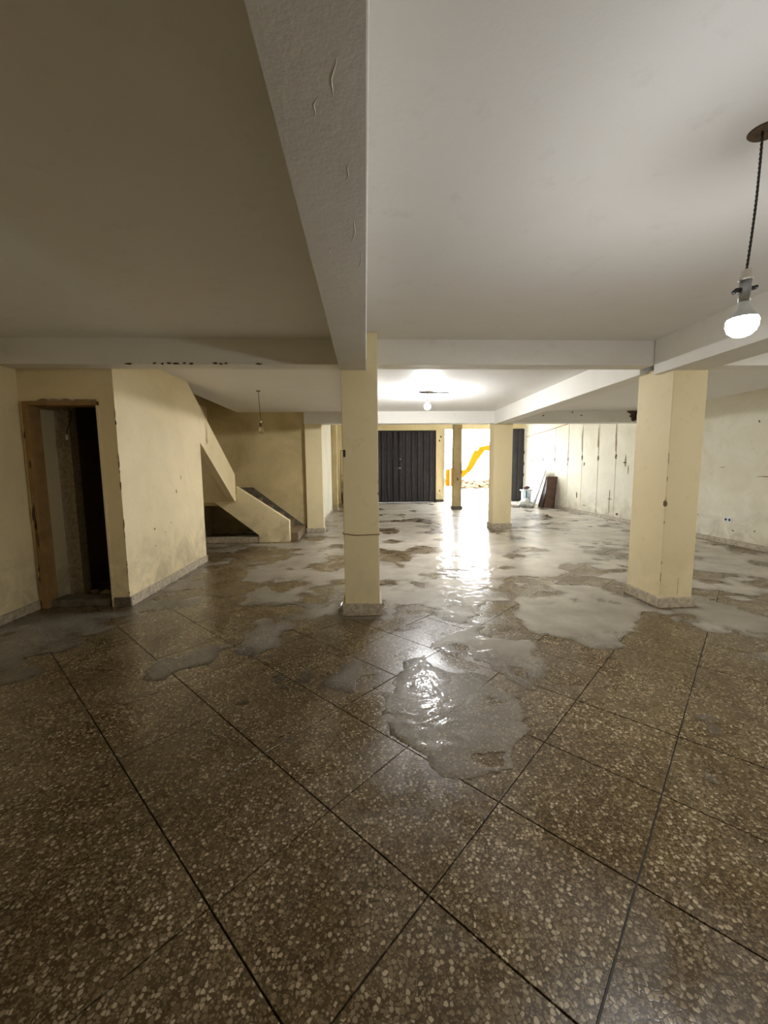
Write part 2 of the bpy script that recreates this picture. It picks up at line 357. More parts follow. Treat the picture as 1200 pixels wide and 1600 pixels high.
for i in range(16):
    z = .12 + 2.1 * random.random()
    patch('paint_chip', (-2.452, 4.17, z + .03 * math.sin(i * 3)), (1, 0, 0), (0, 0, 1), (0, -1, 0), .006 + .008 * random.random() ** 2, .03 + .12 * random.random() ** 2, 'bare' if i % 4 else 'chip', dw, 90 + i, .0025, 9)
# storeroom back pieces seen through the doorway
B('reveal_strip', (-3.345, 4.60, .0), (-3.20, 4.72, 2.3), 'skirt', dw)
lb = thing('wall_lamp', 'small unlit bulb hanging from wires just inside the dark doorway', 'lamp', (-3.16, 4.50, 1.72))
bm = bmesh.new(); tube(bm, [(0, .09, .32), (.02, .05, .22), (-.01, .03, .12), (.0, 0, .05)], .004, 6); obj('cord', bm, 'cable', lb)
bm = bmesh.new(); lathe(bm, [(0, .06), (.014, .06), (.016, .02), (.012, 0)], 14); obj('socket', bm, 'porcelain', lb, True)
bm = bmesh.new(); lathe(bm, [(.012, .01), (.022, -.01), (.03, -.04), (.022, -.065), (0, -.075)], 18); obj('bulb', bm, 'glass', lb, True)
for i in range(3):
    bm = bmesh.new(); x, y = -3.08 + .17 * i, 4.56 + .05 * math.cos(i * 4); s = .04 + .012 * i
    blob(bm, (0, 0, s * .7), (s * 1.3, s, s * .8), i, 1, .5); o = obj('rubble_piece', bm, 'bare')
    o.location = (x, y, 0); tag(o, ['small broken mortar lump just inside the dark doorway, nearest its left jamb', 'middle one of three mortar lumps inside the dark doorway', 'largest mortar lump inside the dark doorway, nearest the right jamb'][i], 'rubble', 'mortar lumps inside the doorway')

# ------------------------------------------------------------ staircase (lower flight across, upper flight towards the camera)
st = thing('staircase', 'cream plastered staircase with solid sloping parapets at left', 'staircase', (-2.45, 7.73, 0))
def loc(p): return (p[0] + 2.45, p[1] - 7.73, p[2])
def sp(name, pts, off, m): 
    bm = bmesh.new(); prism(bm, [loc(p) for p in pts], off); return obj(name, bm, m, st)
sp('lower_parapet', [(-2.05, 7.73, .0), (-1.47, 7.73, 0), (-1.47, 7.73, .41), (-2.44, 7.73, 1.07), (-2.44, 7.73, .79), (XL + .01, 7.73, .79), (XL + .01, 7.73, .775), (-2.85, 7.73, .775), (-2.05, 7.73, .14)][0:9], (0, .12, 0), 'cream')
sp('landing_wall', [(XL + .005, 7.735, .78), (-2.57, 7.735, .78), (-2.57, 7.735, 1.26), (XL + .005, 7.735, 1.9)], (0, .1, 0), 'cream')
sp('landing_slab', [(XL + .005, 7.85, .70), (-2.46, 7.85, .70), (-2.46, 7.85, .80), (XL + .005, 7.85, .80)], (0, 1.07, 0), 'cream_old')
sp('curb', [(XL + .01, 7.74, 0), (-2.05, 7.74, 0), (-2.05, 7.74, .10), (XL + .01, 7.74, .10)], (0, .11, 0), 'skirt')
nst = 5
for i in range(nst):
    x1 = -1.33 - .23 * i; z = .155 * (i + 1)
    bm = bmesh.new(); box(bm, loc((x1 - .26, 7.86, z - .155 if i else 0)), loc((x1, 8.92, z)), .004); obj('step', bm, 'dark_plaster', st)
for i in range(7):
    y1 = 7.66 - .25 * i; z = .80 + .66 * (7.73 - y1 + .27) + .265
    bm = bmesh.new(); box(bm, loc((XL + .01, y1 - .27, z - .165)), loc((-2.57, y1, z)), .004); obj('step', bm, 'skirt', st)
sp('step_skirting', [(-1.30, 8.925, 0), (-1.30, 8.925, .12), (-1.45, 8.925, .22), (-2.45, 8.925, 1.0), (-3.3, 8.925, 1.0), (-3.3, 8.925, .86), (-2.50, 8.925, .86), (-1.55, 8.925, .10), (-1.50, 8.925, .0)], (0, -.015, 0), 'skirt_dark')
S(B('wall_understair', (-2.55, 7.86, 0), (-1.95, 7.92, .12), 'skirt_dark'))
ss = bmesh.new()   # sloping soffit under the upper flight
prism(ss, [loc((XL + .01, 7.725, .80)), loc((XL + .01, 6.0, 1.94)), loc((XL + .01, 6.0, 2.08)), loc((XL + .01, 7.725, .94))], (.77, 0, 0)); obj('soffit', ss, 'cream', st)

# ------------------------------------------------------------ far gate and black leaf
g = thing('metal_gate', 'wide black corrugated metal gate closed in the far wall', 'gate', (1.375, YF + .06, 0))
def leaf_mesh(w, h, folds, depth=.035):
    bm = bmesh.new(); pts = []
    step = w / folds
    for i in range(folds):
        x = i * step
        pts += [(x, 0), (x + step * .12, -depth), (x + step * .42, -depth), (x + step * .5, -.01), (x + step * .62, -.01), (x + step * .70, -depth * .55), (x + step * .9, -depth * .55)]
    pts.append((w, 0))
    a = [bm.verts.new((x, y, .03)) for x, y in pts]; b = [bm.verts.new((x, y, h)) for x, y in pts]
    c = [bm.verts.new((x, y + .02, .03)) for x, y in pts]; d = [bm.verts.new((x, y + .02, h)) for x, y in pts]
    for i in range(len(pts) - 1):
        bm.faces.new((a[i], a[i + 1], b[i + 1], b[i])); bm.faces.new((c[i + 1], c[i], d[i], d[i + 1]))
        bm.faces.new((b[i], b[i + 1], d[i + 1], d[i])); bm.faces.new((a[i + 1], a[i], c[i], c[i + 1]))
    bm.faces.new((a[0], b[0], d[0], c[0])); bm.faces.new((a[-1], c[-1], d[-1], b[-1])); return bm
def leaf(parent, x, w, h, folds, name='gate_leaf'):
    o = obj(name, leaf_mesh(w, h, folds), 'gate', parent); o.location = (x, 0, 0); return o
leaf(g, -1.44, 1.39, 2.80, 6); leaf(g, -.03, 1.46, 2.80, 6)
BS('back_sheet', [((-1.45, .03, 0), (1.45, .06, 2.86))], 'black', g)
BS('gate_frame', [((-1.455, -.02, 0), (1.455, .05, .04)), ((-1.455, -.04, 0), (-1.44, .05, 2.86)), ((1.435, -.04, 0), (1.455, .05, 2.86)), ((-1.455, -.04, 2.81), (1.455, .05, 2.86)), ((-.05, -.06, .03), (-.03, 0, 2.8))], 'black', g)
bm = bmesh.new(); lathe(bm, [(0, .03), (.03, .03), (.03, 0), (0, 0)], 12); bmesh.ops.rotate(bm, verts=bm.verts, matrix=Matrix.Rotation(math.pi / 2, 3, 'X'))
o = obj('lock_plate', bm, 'steel', g); o.location = (.02, -.05, 1.73)
B('latch', (-.06, -.08, 1.35), (.04, -.05, 1.40), 'steel', g)
g2 = thing('metal_gate', 'narrow black metal gate leaf at the right end of the far wall', 'gate', (5.62, YF - .075, 0))
leaf(g2, .0, .72, 2.86, 3)
for z in (.35, 1.0, 1.45, 1.9):
    bm = bmesh.new(); tube(bm, [(.745, -.03, z), (.745, -.03, z + .12)], .022, 10); obj('hinge', bm, 'black', g2)
B('gate_post', (.70, -.04, 0), (.74, .04, 2.88), 'black', g2); B('back_sheet', (0, .03, 0), (.75, .06, 2.9), 'black', g2)
# opened leaf seen edge-on beside the bright opening, bars only
g3 = thing('barred_gate_leaf', 'thin grey barred gate frame swung open beside the bright opening', 'gate', (3.22, YF + .30, 0), math.radians(62))
bm = bmesh.new(); box(bm, (0, 0, 0), (.045, .04, 2.75)); obj('stile', bm, 'steel', g3)
bm = bmesh.new(); box(bm, (.95, 0, 0), (.99, .04, 2.75)); obj('stile', bm, 'steel', g3)
for z in (.02, 1.30, 1.42, 2.0, 2.71):
    B('rail', (.045, .005, z), (.95, .035, z + .04), 'steel', g3)
for i, (x, z) in enumerate([(2.98, .45), (2.97, 2.45), (3.02, 2.6)]):
    patch('nail_hole', (x, YF, z), (1, 0, 0), (0, 0, 1), (0, -1, 0), .07, .1, 'chip', wall_back, 200 + i)
B('door_jamb', (3.135, YF - .03, 0), (3.19, YF + .25, 2.88), 'white_plastic', wall_back, .004)

# ------------------------------------------------------------ right wall: cladding panels with open joints, wiring, chips
js = [9.3, 10.11, 10.9, 11.73, 12.56, 13.46, 14.35, 15.3, 16.17]
for a, b in zip(js, js[1:]):
    B('panel', (XR - .012, a + .009, .09), (XR + .02, b - .009, 3.5), 'cream_pale', wall_right, .003)
for i, y in enumerate(js[1:-1]):
    z = 1.62
    patch('wiring_hole', (XR - .013, y, z + .02 * math.sin(i * 4)), (0, 1, 0), (0, 0, 1), (-1, 0, 0), .09, .16, 'chip', wall_right, 120 + i, .003, 11)
    patch('wall_scar', (XR - .013, y + .04, 2.15), (0, 1, 0), (0, 0, 1), (-1, 0, 0), .05, .7, 'white' if i > 2 else 'bare', wall_right, 140 + i, .002, 15)
    patch('wall_scar', (XR - .013, y, 1.85), (0, 1, 0), (0, 0, 1), (-1, 0, 0), .03, .5, 'bare', wall_right, 150 + i, .0025, 15)
for i, (y, z, w_, h_) in enumerate([(9.75, 1.47, .16, .05), (9.72, 1.5, .06, .32), (11.6, 1.45, .07, .13), (12.6, 1.45, .06, .14), (11.95, .52, .09, .2), (11.5, .25, .2, .04), (10.3, .52, .03, .7), (10.3, .53, .25, .03), (9.95, .17, .10, .07), (9.6, 1.3, .03, .25), (13.5, .4, .12, .4)]):
    patch('wall_scar', (XR - .013, y, z), (0, 1, 0), (0, 0, 1), (-1, 0, 0), w_, h_, 'bare' if i % 2 else 'chip', wall_right, 160 + i, .003, 13)
for i, (y, z, w_, h_) in enumerate([(6.39, 2.09, .05, .07), (6.2, 1.2, .5, .03), (7.5, .45, .22, .03), (7.8, .2, .1, .05), (6.7, .25, .09, .04), (6.3, .3, .05, .05), (7.0, 1.35, .16, .02), (8.2, .3, .03, .15)]):
    patch('wall_scar', (XR, y, z), (0, 1, 0), (0, 0, 1), (-1, 0, 0), w_ * .7, h_ * .8, 'bare' if i else 'chip', wall_right, 180 + i, .002, 13)
for i, (y, z, w_, h_) in enumerate([(4.75, .72, .05, .06), (5.15, .74, .03, .04), (5.0, .64, .025, .03), (5.35, 1.12, .05, .10), (5.5, 1.3, .04, .12), (4.75, .52, .02, .04)]):
    patch('wall_mark', (-2.45, y, z), (0, 1, 0), (0, 0, 1), (1, 0, 0), w_ * .7, h_ * .6, 'bare', bpy.data.objects['wall_block'], 220 + i, .0015, 9)
so = thing('wall_socket', 'twin round electric outlet low on the right wall', 'outlet', (XR, 6.8, .43))
bm = bmesh.new(); box(bm, (-.014, -.075, -.04), (0, .075, .04), .004); obj('plate', bm, 'bag', so)
for dy in (-.036, .036):
    bm = bmesh.new(); tube(bm, [(-.017, dy, 0), (-.012, dy, 0)], .022, 14); obj('outlet_face', bm, 'black', so)
cb = bmesh.new(); tube(cb, [(XR - .03, 15.9, 2.55), (XR - .03, 15.0, 2.60), (XR - .03, 14.2, 2.62), (XR - .03, 13.2, 2.68), (XR - .03, 12.2, 2.73), (XR - .03, 11.5, 2.78)], .012, 6)
tag(obj('wall_cable', cb, 'bare'), 'sagging brown cable strung along the top of the panelled right wall', 'cable')

# ------------------------------------------------------------ hanging bulbs
def helix_cord(bm, a, b, r, tw=18, off=.004, bow=0):
    a = Vector(a); b = Vector(b); n = 60
    for ph in (0, math.pi):
        pts = []
        for i in range(n + 1):
            t = i / n; p = a.lerp(b, t); an = tw * t * 2 * math.pi * .5 + ph
            p = p + Vector((math.cos(an) * off + bow * math.sin(math.pi * t), math.sin(an) * off, 0)); pts.append(p)
        tube(bm, pts, r, 6)
t = thing('pendant_bulb', 'brightly lit bulb on a twisted black cord at upper right, dark ceiling hole above', 'lamp', (1.45, 1.54, ZC), 0, 'hanging light bulbs')
bm = bmesh.new(); lathe(bm, [(0, -.002), (.036, -.002), (.046, -.005), (.050, 0), (.0, 0)], 22)
for v in bm.verts: v.co.x = v.co.x * 1.15 + .018
obj('ceiling_hole', bm, 'chip', t)
bm = bmesh.new(); helix_cord(bm, (.005, 0, 0), (-.012, 0, -.475), .0027, 30, .0026, bow=.006); obj('cord', bm, 'cable', t, True)
bm = bmesh.new(); lathe(bm, [(0, .035), (.012, .035), (.018, .028), (.02, .008), (.024, 0), (.02, -.004), (0, -.004)], 18); o = obj('connector', bm, 'porcelain', t, True); o.location = (-.012, 0, -.51)
bm = bmesh.new(); lathe(bm, [(0, 0), (.019, 0), (.019, -.075), (.016, -.08), (0, -.08)], 18)
o = obj('socket', bm, 'steel', t, True); o.location = (-.012, 0, -.512)
bm = bmesh.new(); tube(bm, [(-.045, 0, -.012), (-.035, 0, -.002), (.035, 0, .008), (.045, 0, .012)], .008, 8); o2 = obj('key_bar', bm, 'black', o, True); o2.location = (0, 0, -.035)
def bulb_profile(r, h): return [(r * .38, 0), (r * .42, -h * .12), (r * .7, -h * .3), (r * .95, -h * .48), (r, -h * .62), (r * .9, -h * .8), (r * .6, -h * .94), (r * .3, -h * .99), (0, -h)]
def led(parent, m, x, z, fl=.047):
    bm = bmesh.new(); lathe(bm, [(0, 0), (.016, 0), (.020, -.02), (.036, -.045), (fl, -.064), (fl, -.068), (.044, -.068), (0, -.068)], 28); o = obj('bulb_housing', bm, 'white_plastic', parent, True); o.location = (x, 0, z)
    bm = bmesh.new(); lathe(bm, [(.044, -.060), (.05, -.075), (.05, -.092), (.043, -.112), (.028, -.126), (.012, -.132), (0, -.133)], 28); d = obj('bulb_dome', bm, m, parent, True); d.location = (x, 0, z)
led(t, 'lit_near', -.012, -.585)
t = thing('pendant_bulb', 'lit bulb in the bay by the right wall, just outside the frame', 'lamp', (5.3, 1.6, ZC), 0, 'hanging light bulbs')
bm = bmesh.new(); helix_cord(bm, (0, 0, 0), (0, 0, -.45), .0035, 12); obj('cord', bm, 'cable', t, True)
bm = bmesh.new(); lathe(bm, [(0, 0), (.02, 0), (.02, -.07), (0, -.07)], 16); o = obj('socket', bm, 'porcelain', t, True); o.location = (0, 0, -.45)
led(t, 'lit_side', 0, -.515)
t = thing('pendant_bulb', 'small lit bulb hanging in the middle bay in front of the metal gate', 'lamp', (1.01, 6.6, ZC), 0, 'hanging light bulbs')
bm = bmesh.new(); tube(bm, [(-.14, -.02, -.006), (-.05, 0, -.014), (.08, .01, -.016), (.22, .03, -.010), (.36, .05, -.004)], .008, 6); obj('ceiling_wire', bm, 'cable', t, True)
bm = bmesh.new(); helix_cord(bm, (0, 0, -.01), (0, 0, -.11), .003, 5); obj('cord', bm, 'cable', t, True)
bm = bmesh.new(); lathe(bm, [(0, 0), (.018, 0), (.02, -.04), (.016, -.05), (0, -.05)], 16); o = obj('socket', bm, 'porcelain', t, True); o.location = (0, 0, -.10)
led(t, 'lit_mid', 0, -.145, .054)
t = thing('pendant_bulb', 'unlit clear bulb hanging on a long cord in front of the stairs', 'lamp', (-1.64, 6.5, ZC), 0, 'hanging light bulbs')
bm = bmesh.new(); lathe(bm, [(0, -.012), (.03, -.012), (.035, 0), (0, 0)], 14); obj('ceiling_rose', bm, 'bare', t)
bm = bmesh.new(); helix_cord(bm, (0, 0, -.01), (.02, 0, -.475), .0025, 14, .003); obj('cord', bm, 'cable', t, True)
bm = bmesh.new(); lathe(bm, [(0, .03), (.014, .03), (.018, .0), (0, 0)], 14); o = obj('connector', bm, 'porcelain', t, True); o.location = (.02, 0, -.49)
bm = bmesh.new(); lathe(bm, [(0, 0), (.02, 0), (.021, -.055), (.017, -.06), (0, -.06)], 16); o = obj('socket', bm, 'chip', t, True); o.location = (.02, 0, -.49)
bm = bmesh.new(); lathe(bm, bulb_profile(.042, .12), 24); o = obj('bulb', bm, 'glass', t, True); o.location = (.02, 0, -.55)

# ------------------------------------------------------------ things by the right wall
def lean_board(name, label, cat, x, y, wy, h, th, m, tilt, rz, parts=None):
    o = bpy.data.objects.new(name, None); C.objects.link(o); tag(o, label, cat, 'boards leaning on the right wall')
    o.location = (x, y, .0); o.rotation_euler = (0, tilt, rz)
    B('panel', (0, 0, .02), (th, wy, h), m, o, .004)
    for f in (parts or []): B(*f[:4], o, .002)
    return o
lean_board('leaning_board', 'tall pale grey board leaning on the right wall, leftmost of three', 'board', 5.80, 13.72, .75, 1.30, .03, 'pale_board', math.radians(17), 0,
           [('edge_strip', (-.003, -.02, .0), (.034, .0, 1.31), 'white_plastic')])
lean_board('leaning_board', 'dark brown board leaning between the pale board and the wider brown one', 'board', 5.93, 13.36, .30, 1.08, .08, 'dark_brown', math.radians(15), 0,
           [('edge_strip', (-.003, -.012, .0), (.103, .0, 1.085), 'chip')])
lean_board('leaning_board', 'wide reddish brown board leaning on the wall, rightmost of three', 'board', 6.14, 12.92, .33, 1.07, .04, 'brown', math.radians(10), math.radians(38),
           [('batten', (-.012, .02, .1), (0, .07, 1.0), 'brown')])
t = thing('small_table', 'small white stand with teal leg beside the leaning boards', 'table', (5.62, 13.95, 0))
B('table_top', (-.17, -.13, .55), (.19, .13, .59), 'bag', t, .006)
B('leg', (-.12, -.1, 0), (-.07, -.05, .55), 'white_plastic', t); B('leg', (.10, -.1, 0), (.15, -.05, .55), 'white_plastic', t)
B('leg', (-.03, -.08, .12), (.02, -.04, .55), 'teal', t); B('leg', (.10, .06, 0), (.15, .1, .55), 'white_plastic', t); B('leg', (-.12, .06, 0), (-.07, .1, .55), 'white_plastic', t)
B('side_panel', (-.02, -.02, .15), (.15, .02, .5), 'bag', t)
bm = bmesh.new(); blob(bm, (0, 0, .06), (.10, .07, .06), 3, 3, .4); o = obj('paper_heap', bm, 'brown', None, True); o.location = (5.64, 13.95, .59); tag(o, 'small brown bundle on top of the white stand', 'bundle')
bm = bmesh.new(); blob(bm, (0, 0, .13), (.2, .16, .15), 5, 3, .55); blob(bm, (.12, -.05, .08), (.16, .12, .10), 9, 3, .5); o = obj('plastic_bag', bm, 'bag', None, True); o.location = (5.45, 13.55, 0)
tag(o, 'crumpled white plastic bag on the floor below the white stand', 'bag')
bm = bmesh.new(); lathe(bm, [(0, 0), (.12, 0), (.15, .26), (.158, .27), (.158, .29), (.14, .29), (.11, .02), (0, .02)], 24); t = thing('bucket', 'grey bucket on the floor by the narrow black gate leaf', 'bucket', (5.05, 14.3, 0)); obj('shell', bm, 'steel', t, True)
bm = bmesh.new(); tube(bm, [(.155 * math.cos(a), .155 * math.sin(a) * .3 - .02, .28 + .1 * math.sin(a)) for a in [math.pi * k / 10 for k in range(11)]], .004, 6); obj('handle', bm, 'black', t)
for i in range(4):
    bm = bmesh.new(); box(bm, (-.24, -.17, 0), (.24, .17, .035), .005); o = obj('stone_slab', bm, 'bag' if i > 1 else 'pale_board'); o.location = (5.1 + .02 * i, 14.85 + .01 * i, .30 + .055 * i if i else .30); o.location.z = .0 + .036 * i; o.rotation_euler.z = .08 * i
    tag(o, 'flat pale slab, %s of the low pile behind the grey bucket' % ['bottom one', 'second from the bottom', 'second from the top', 'top one'][i], 'slab', 'pile of pale slabs')
# things in the far left corner
t = thing('metal_frame', 'thin rusty open metal frame standing in the far left corner behind the central column', 'frame', (-.92, 15.1, 0))  # open rectangular metal frame, uprights and crossbars only
for x in (0, .5): B('upright', (x, 0, 0), (x + .03, .03, 2.05), 'wood_old', t)
for z in (.06, 1.1, 2.02): B('crossbar', (.03, .003, z), (.5, .027, z + .03), 'wood_old', t)
bm = bmesh.new(); blob(bm, (0, 0, .55), (.13, .16, .55), 4, 3, .7); blob(bm, (.05, -.05, .3), (.18, .18, .3), 6, 3, .7); o = obj('rag_bundle', bm, 'chip', None, True); o.location = (-.72, 14.6, .0)
tag(o, 'dark upright bundle of rags in front of the rusty metal frame, far left', 'bundle')

# ------------------------------------------------------------ floor tiles, laid diagonally
T = .49935; GAP = .006; A0 = .4643; B0 = .2; s2 = math.sqrt(.5)
def ab(a, b): return Vector(((a - b) * s2, (a + b) * s2))
def clip(poly, rect):
    x0, x1, y0, y1 = rect
    for ax, lim, sg in ((0, x0, 1), (0, x1, -1), (1, y0, 1), (1, y1, -1)):
        out = []
        for i in range(len(poly)):
            p, q = poly[i], poly[(i + 1) % len(poly)]; dp, dq = sg * (p[ax] - lim), sg * (q[ax] - lim)
            if dp >= 0: out.append(p)
            if dp * dq < 0: out.append(p.lerp(q, dp / (dp - dq)))
        poly = out
        if len(poly) < 3: return []
    return poly
def visible(c):
    d = Vector((c.x, c.y, 0)) - EYE; z = d.dot(FW)
    if z < .2: return False
    u, v = 600 + FPX * d.dot(RT) / z, 800 - FPX * d.dot(UP) / z
    return -120 < u < 1320 and v < 1750 and c.y < YF
tm = bmesh.new(); h = T / 2 - GAP / 2
cs = [ab(*q) for q in ((-h, -h), (h, -h), (h, h), (-h, h))]
prism(tm, [(c.x, c.y, 0) for c in cs], (0, 0, -.02)); 
bmesh.ops.bevel(tm, geom=[e_ for e_ in tm.edges if e_.verts[0].co.z > -.001 and e_.verts[1].co.z > -.001], offset=.0007, segments=1, affect='EDGES')
tile_me = bpy.data.meshes.new('tile'); tm.to_mesh(tile_me); tm.free(); tile_me.materials.append(M['terrazzo'])
tiles = []
for i in range(-24, 34):
    for j in range(-24, 34):
        c = ab(A0 + (i + .5) * T, B0 + (j + .5) * T)
        full = [c + q for q in cs]
        rect = (XL + .002, XR - .002, YB + .002, 8.92) if c.x < -.75 and c.y < 9.3 else (max(XL, -1.098) if c.y >= 9.3 and c.x < 2 else XL + .002, XR - .002, YB + .002, YF - .002)
        pl = clip(full, rect)
        if not pl: continue
        area = abs(sum(pl[k].x * pl[(k + 1) % len(pl)].y - pl[(k + 1) % len(pl)].x * pl[k].y for k in range(len(pl)))) / 2
        if area < .004: continue
        tiles.append((0 if visible(c) else 1, (c - Vector((0, 0))).length, c, pl, area > .2475 * .99 * (1 - 2 * GAP / T)))
tiles.sort(key=lambda q: q[:2])
rest = bmesh.new()
for k, (v_, d_, c, pl, whole) in enumerate(tiles):
    dz = .0006 * math.sin(k * 12.9)
    if k < 300 and v_ == 0:
        if whole: o = bpy.data.objects.new('tile', tile_me); C.objects.link(o)
        else:
            bm = bmesh.new(); prism(bm, [((p - c).x, (p - c).y, 0) for p in pl], (0, 0, -.02)); o = obj('tile', bm, 'terrazzo')
        o.location = (c.x, c.y, dz); o.parent = floor
    else:
        prism_pts = [(p.x, p.y, dz) for p in pl]
        top = [rest.verts.new(p) for p in prism_pts]; bot = [rest.verts.new((p[0], p[1], -.02)) for p in prism_pts]
        rest.faces.new(top)
        for q in range(len(top)): rest.faces.new((top[q], bot[q], bot[(q + 1) % len(top)], top[(q + 1) % len(top)]))
        
o = obj('tile', rest, 'terrazzo', floor); tag(o, kind='stuff')
S(B('trim_1', (3.14, YF, -.10), (6.4, YF + .5, -.004), 'ground'))

# ------------------------------------------------------------ sheet of water on the floor
SHAPES = [
(-1,[(-0.07, 3.06), (0.12, 2.93), (0.39, 3.34), (0.71, 3.42), (0.86, 3.78), (0.93, 3.61), (1.13, 3.76), (1.31, 4.03), (1.51, 4.02), (1.6, 4.59), (1.86, 4.99), (1.55, 3.92), (1.38, 3.57), (1.4, 3.27), (1.58, 3.07), (1.62, 2.95), (1.62, 2.64), (1.56, 2.43), (1.4, 2.48), (1.29, 2.57), (1.17, 2.37), (1.16, 2.14), (1.07, 1.87), (0.94, 1.78), (0.93, 1.98), (0.88, 2.15), (0.91, 2.39), (0.81, 2.45), (0.69, 2.56), (0.56, 2.66), (0.39, 2.76), (0.24, 2.64), (0.06, 2.44), (0.06, 2.2), (0.08, 1.98), (0.2, 1.83), (0.21, 1.59), (-0.05, 1.61), (0.04, 1.79), (-0.2, 2.1), (-0.39, 2.43), (-0.29, 2.67)]),
(1,[(0.49, 3.0), (0.6, 3.13), (0.77, 3.32), (0.95, 3.56), (0.98, 3.3), (1.05, 3.13), (1.29, 3.06), (1.23, 2.64), (1.19, 2.47), (1.07, 2.42), (0.93, 2.49), (0.85, 2.6), (0.88, 2.7), (0.81, 2.91), (0.71, 3.03), (0.61, 2.95), (0.49, 2.89)]),
(1,[(0.69, 3.62), (0.86, 3.97), (1.08, 3.89), (1.05, 3.65), (0.86, 3.5)]),
(1,[(0.2, 2.64), (0.35, 2.82), (0.44, 2.87), (0.42, 2.7), (0.55, 2.62), (0.7, 2.54), (0.8, 2.42), (0.89, 2.34), (0.87, 2.17), (0.86, 1.93), (0.72, 1.71), (0.45, 1.58), (0.32, 1.66), (0.23, 1.83), (0.1, 2.08), (0.08, 2.33)]),
(-1,[(0.69, 2.26), (0.77, 2.28), (0.77, 2.19), (0.7, 2.15)]),
(-1,[(0.5, 1.79), (0.66, 1.85), (0.63, 1.72), (0.5, 1.67)]),
(-1,[(1.04, 2.68), (1.13, 2.62), (1.1, 2.5), (1.02, 2.55)]),
(1,[(0.6, 3.01), (0.69, 3.01), (0.74, 2.87), (0.72, 2.77), (0.65, 2.85)]),
(1,[(-0.16, 2.71), (-0.04, 2.76), (-0.04, 2.61), (-0.16, 2.38), (-0.31, 2.47), (-0.26, 2.62)]),
(-1,[(0.19, 6.93), (0.61, 6.62), (0.95, 7.15), (1.31, 6.88), (1.15, 6.47), (0.69, 6.36), (0.2, 6.41)]),
(-1,[(0.18, 6.36), (0.38, 6.34), (0.52, 5.89), (0.37, 5.82)]),
(-1,[(0.94, 10.65), (1.38, 11.01), (1.72, 10.69), (1.81, 9.7), (1.41, 9.97)]),
(-1,[(0.26, 9.04), (0.64, 9.4), (0.73, 8.63), (0.37, 8.33)]),
(-1,[(0.71, 5.18), (0.82, 5.2), (0.95, 4.97), (0.79, 4.9)]),
(1,[(0.28, 4.44), (0.39, 4.68), (0.42, 4.96), (0.54, 4.95), (0.51, 4.59), (0.53, 4.37)]),
(-1,[(1.74, 5.4), (2.06, 5.52), (2.11, 5.37), (1.89, 5.32)]),
(-1,[(-2.3, 5.85), (-1.89, 6.01), (-1.63, 5.43), (-1.56, 4.83), (-1.71, 4.59), (-1.54, 3.9), (-1.86, 4.72)]),
(-1,[(-1.31, 3.46), (-1.15, 3.52), (-1.02, 3.3), (-1.05, 3.15), (-1.21, 3.25)]),
(1,[(-3.01, 3.37), (-3.02, 3.57), (-2.67, 3.55), (-2.5, 3.28), (-2.73, 3.21)]),
(-1,[(-2.12, 2.98), (-1.96, 3.3), (-1.44, 2.43), (-1.64, 2.37), (-1.96, 2.61)]),
(-1,[(0.69, 1.8), (0.88, 1.93), (0.84, 1.63), (0.79, 1.38), (0.67, 1.33), (0.68, 1.53)]),
(-1,[(2.66, 3.65), (2.81, 3.47), (2.41, 2.89), (2.01, 2.57), (2.11, 2.91), (2.2, 3.15)]),
(-1,[(4.57, 11.37), (5.31, 11.77), (5.12, 10.56), (4.41, 10.11)]),
(-1,[(-0.68, 3.1), (-0.46, 3.79), (-0.23, 3.19), (-0.35, 2.86), (-0.52, 2.6), (-0.64, 2.69)]),
]
rng = np.random.RandomState(3)
LAT = rng.rand(6, 256, 256)
def vnoise(x, y, k):
    L = LAT[k]; xi = np.floor(x).astype(int); yi = np.floor(y).astype(int); fx = x - xi; fy = y - yi
    fx = fx * fx * (3 - 2 * fx); fy = fy * fy * (3 - 2 * fy)
    g = lambda a, b: L[(yi + b) % 256, (xi + a) % 256]
    return (g(0, 0) * (1 - fx) + g(1, 0) * fx) * (1 - fy) + (g(0, 1) * (1 - fx) + g(1, 1) * fx) * fy
def fbm(x, y, f, k, oct=5):
    s = 0; a = 1; t_ = 0
    for o_ in range(oct): s = s + a * vnoise(x * f + 17.3 * o_, y * f + 5.1 * o_, (k + o_) % 6); t_ += a; a *= .55; f *= 2.05
    return s / t_
def signed(poly, X, Y):
    """rough signed distance, positive inside"""
    d = np.full(X.shape, 1e9); ins = np.zeros(X.shape, bool); n = len(poly)
    for i in range(n):
        x0, y0 = poly[i]; x1, y1 = poly[(i + 1) % n]; ex, ey = x1 - x0, y1 - y0
        t_ = np.clip(((X - x0) * ex + (Y - y0) * ey) / (ex * ex + ey * ey + 1e-12), 0, 1)
        d = np.minimum(d, np.hypot(X - x0 - t_ * ex, Y - y0 - t_ * ey))
        c_ = ((y0 > Y) != (y1 > Y)) & (X < ex * (Y - y0) / (ey if abs(ey) > 1e-9 else 1e-9) + x0); ins ^= c_
    return np.where(ins, d, -d)
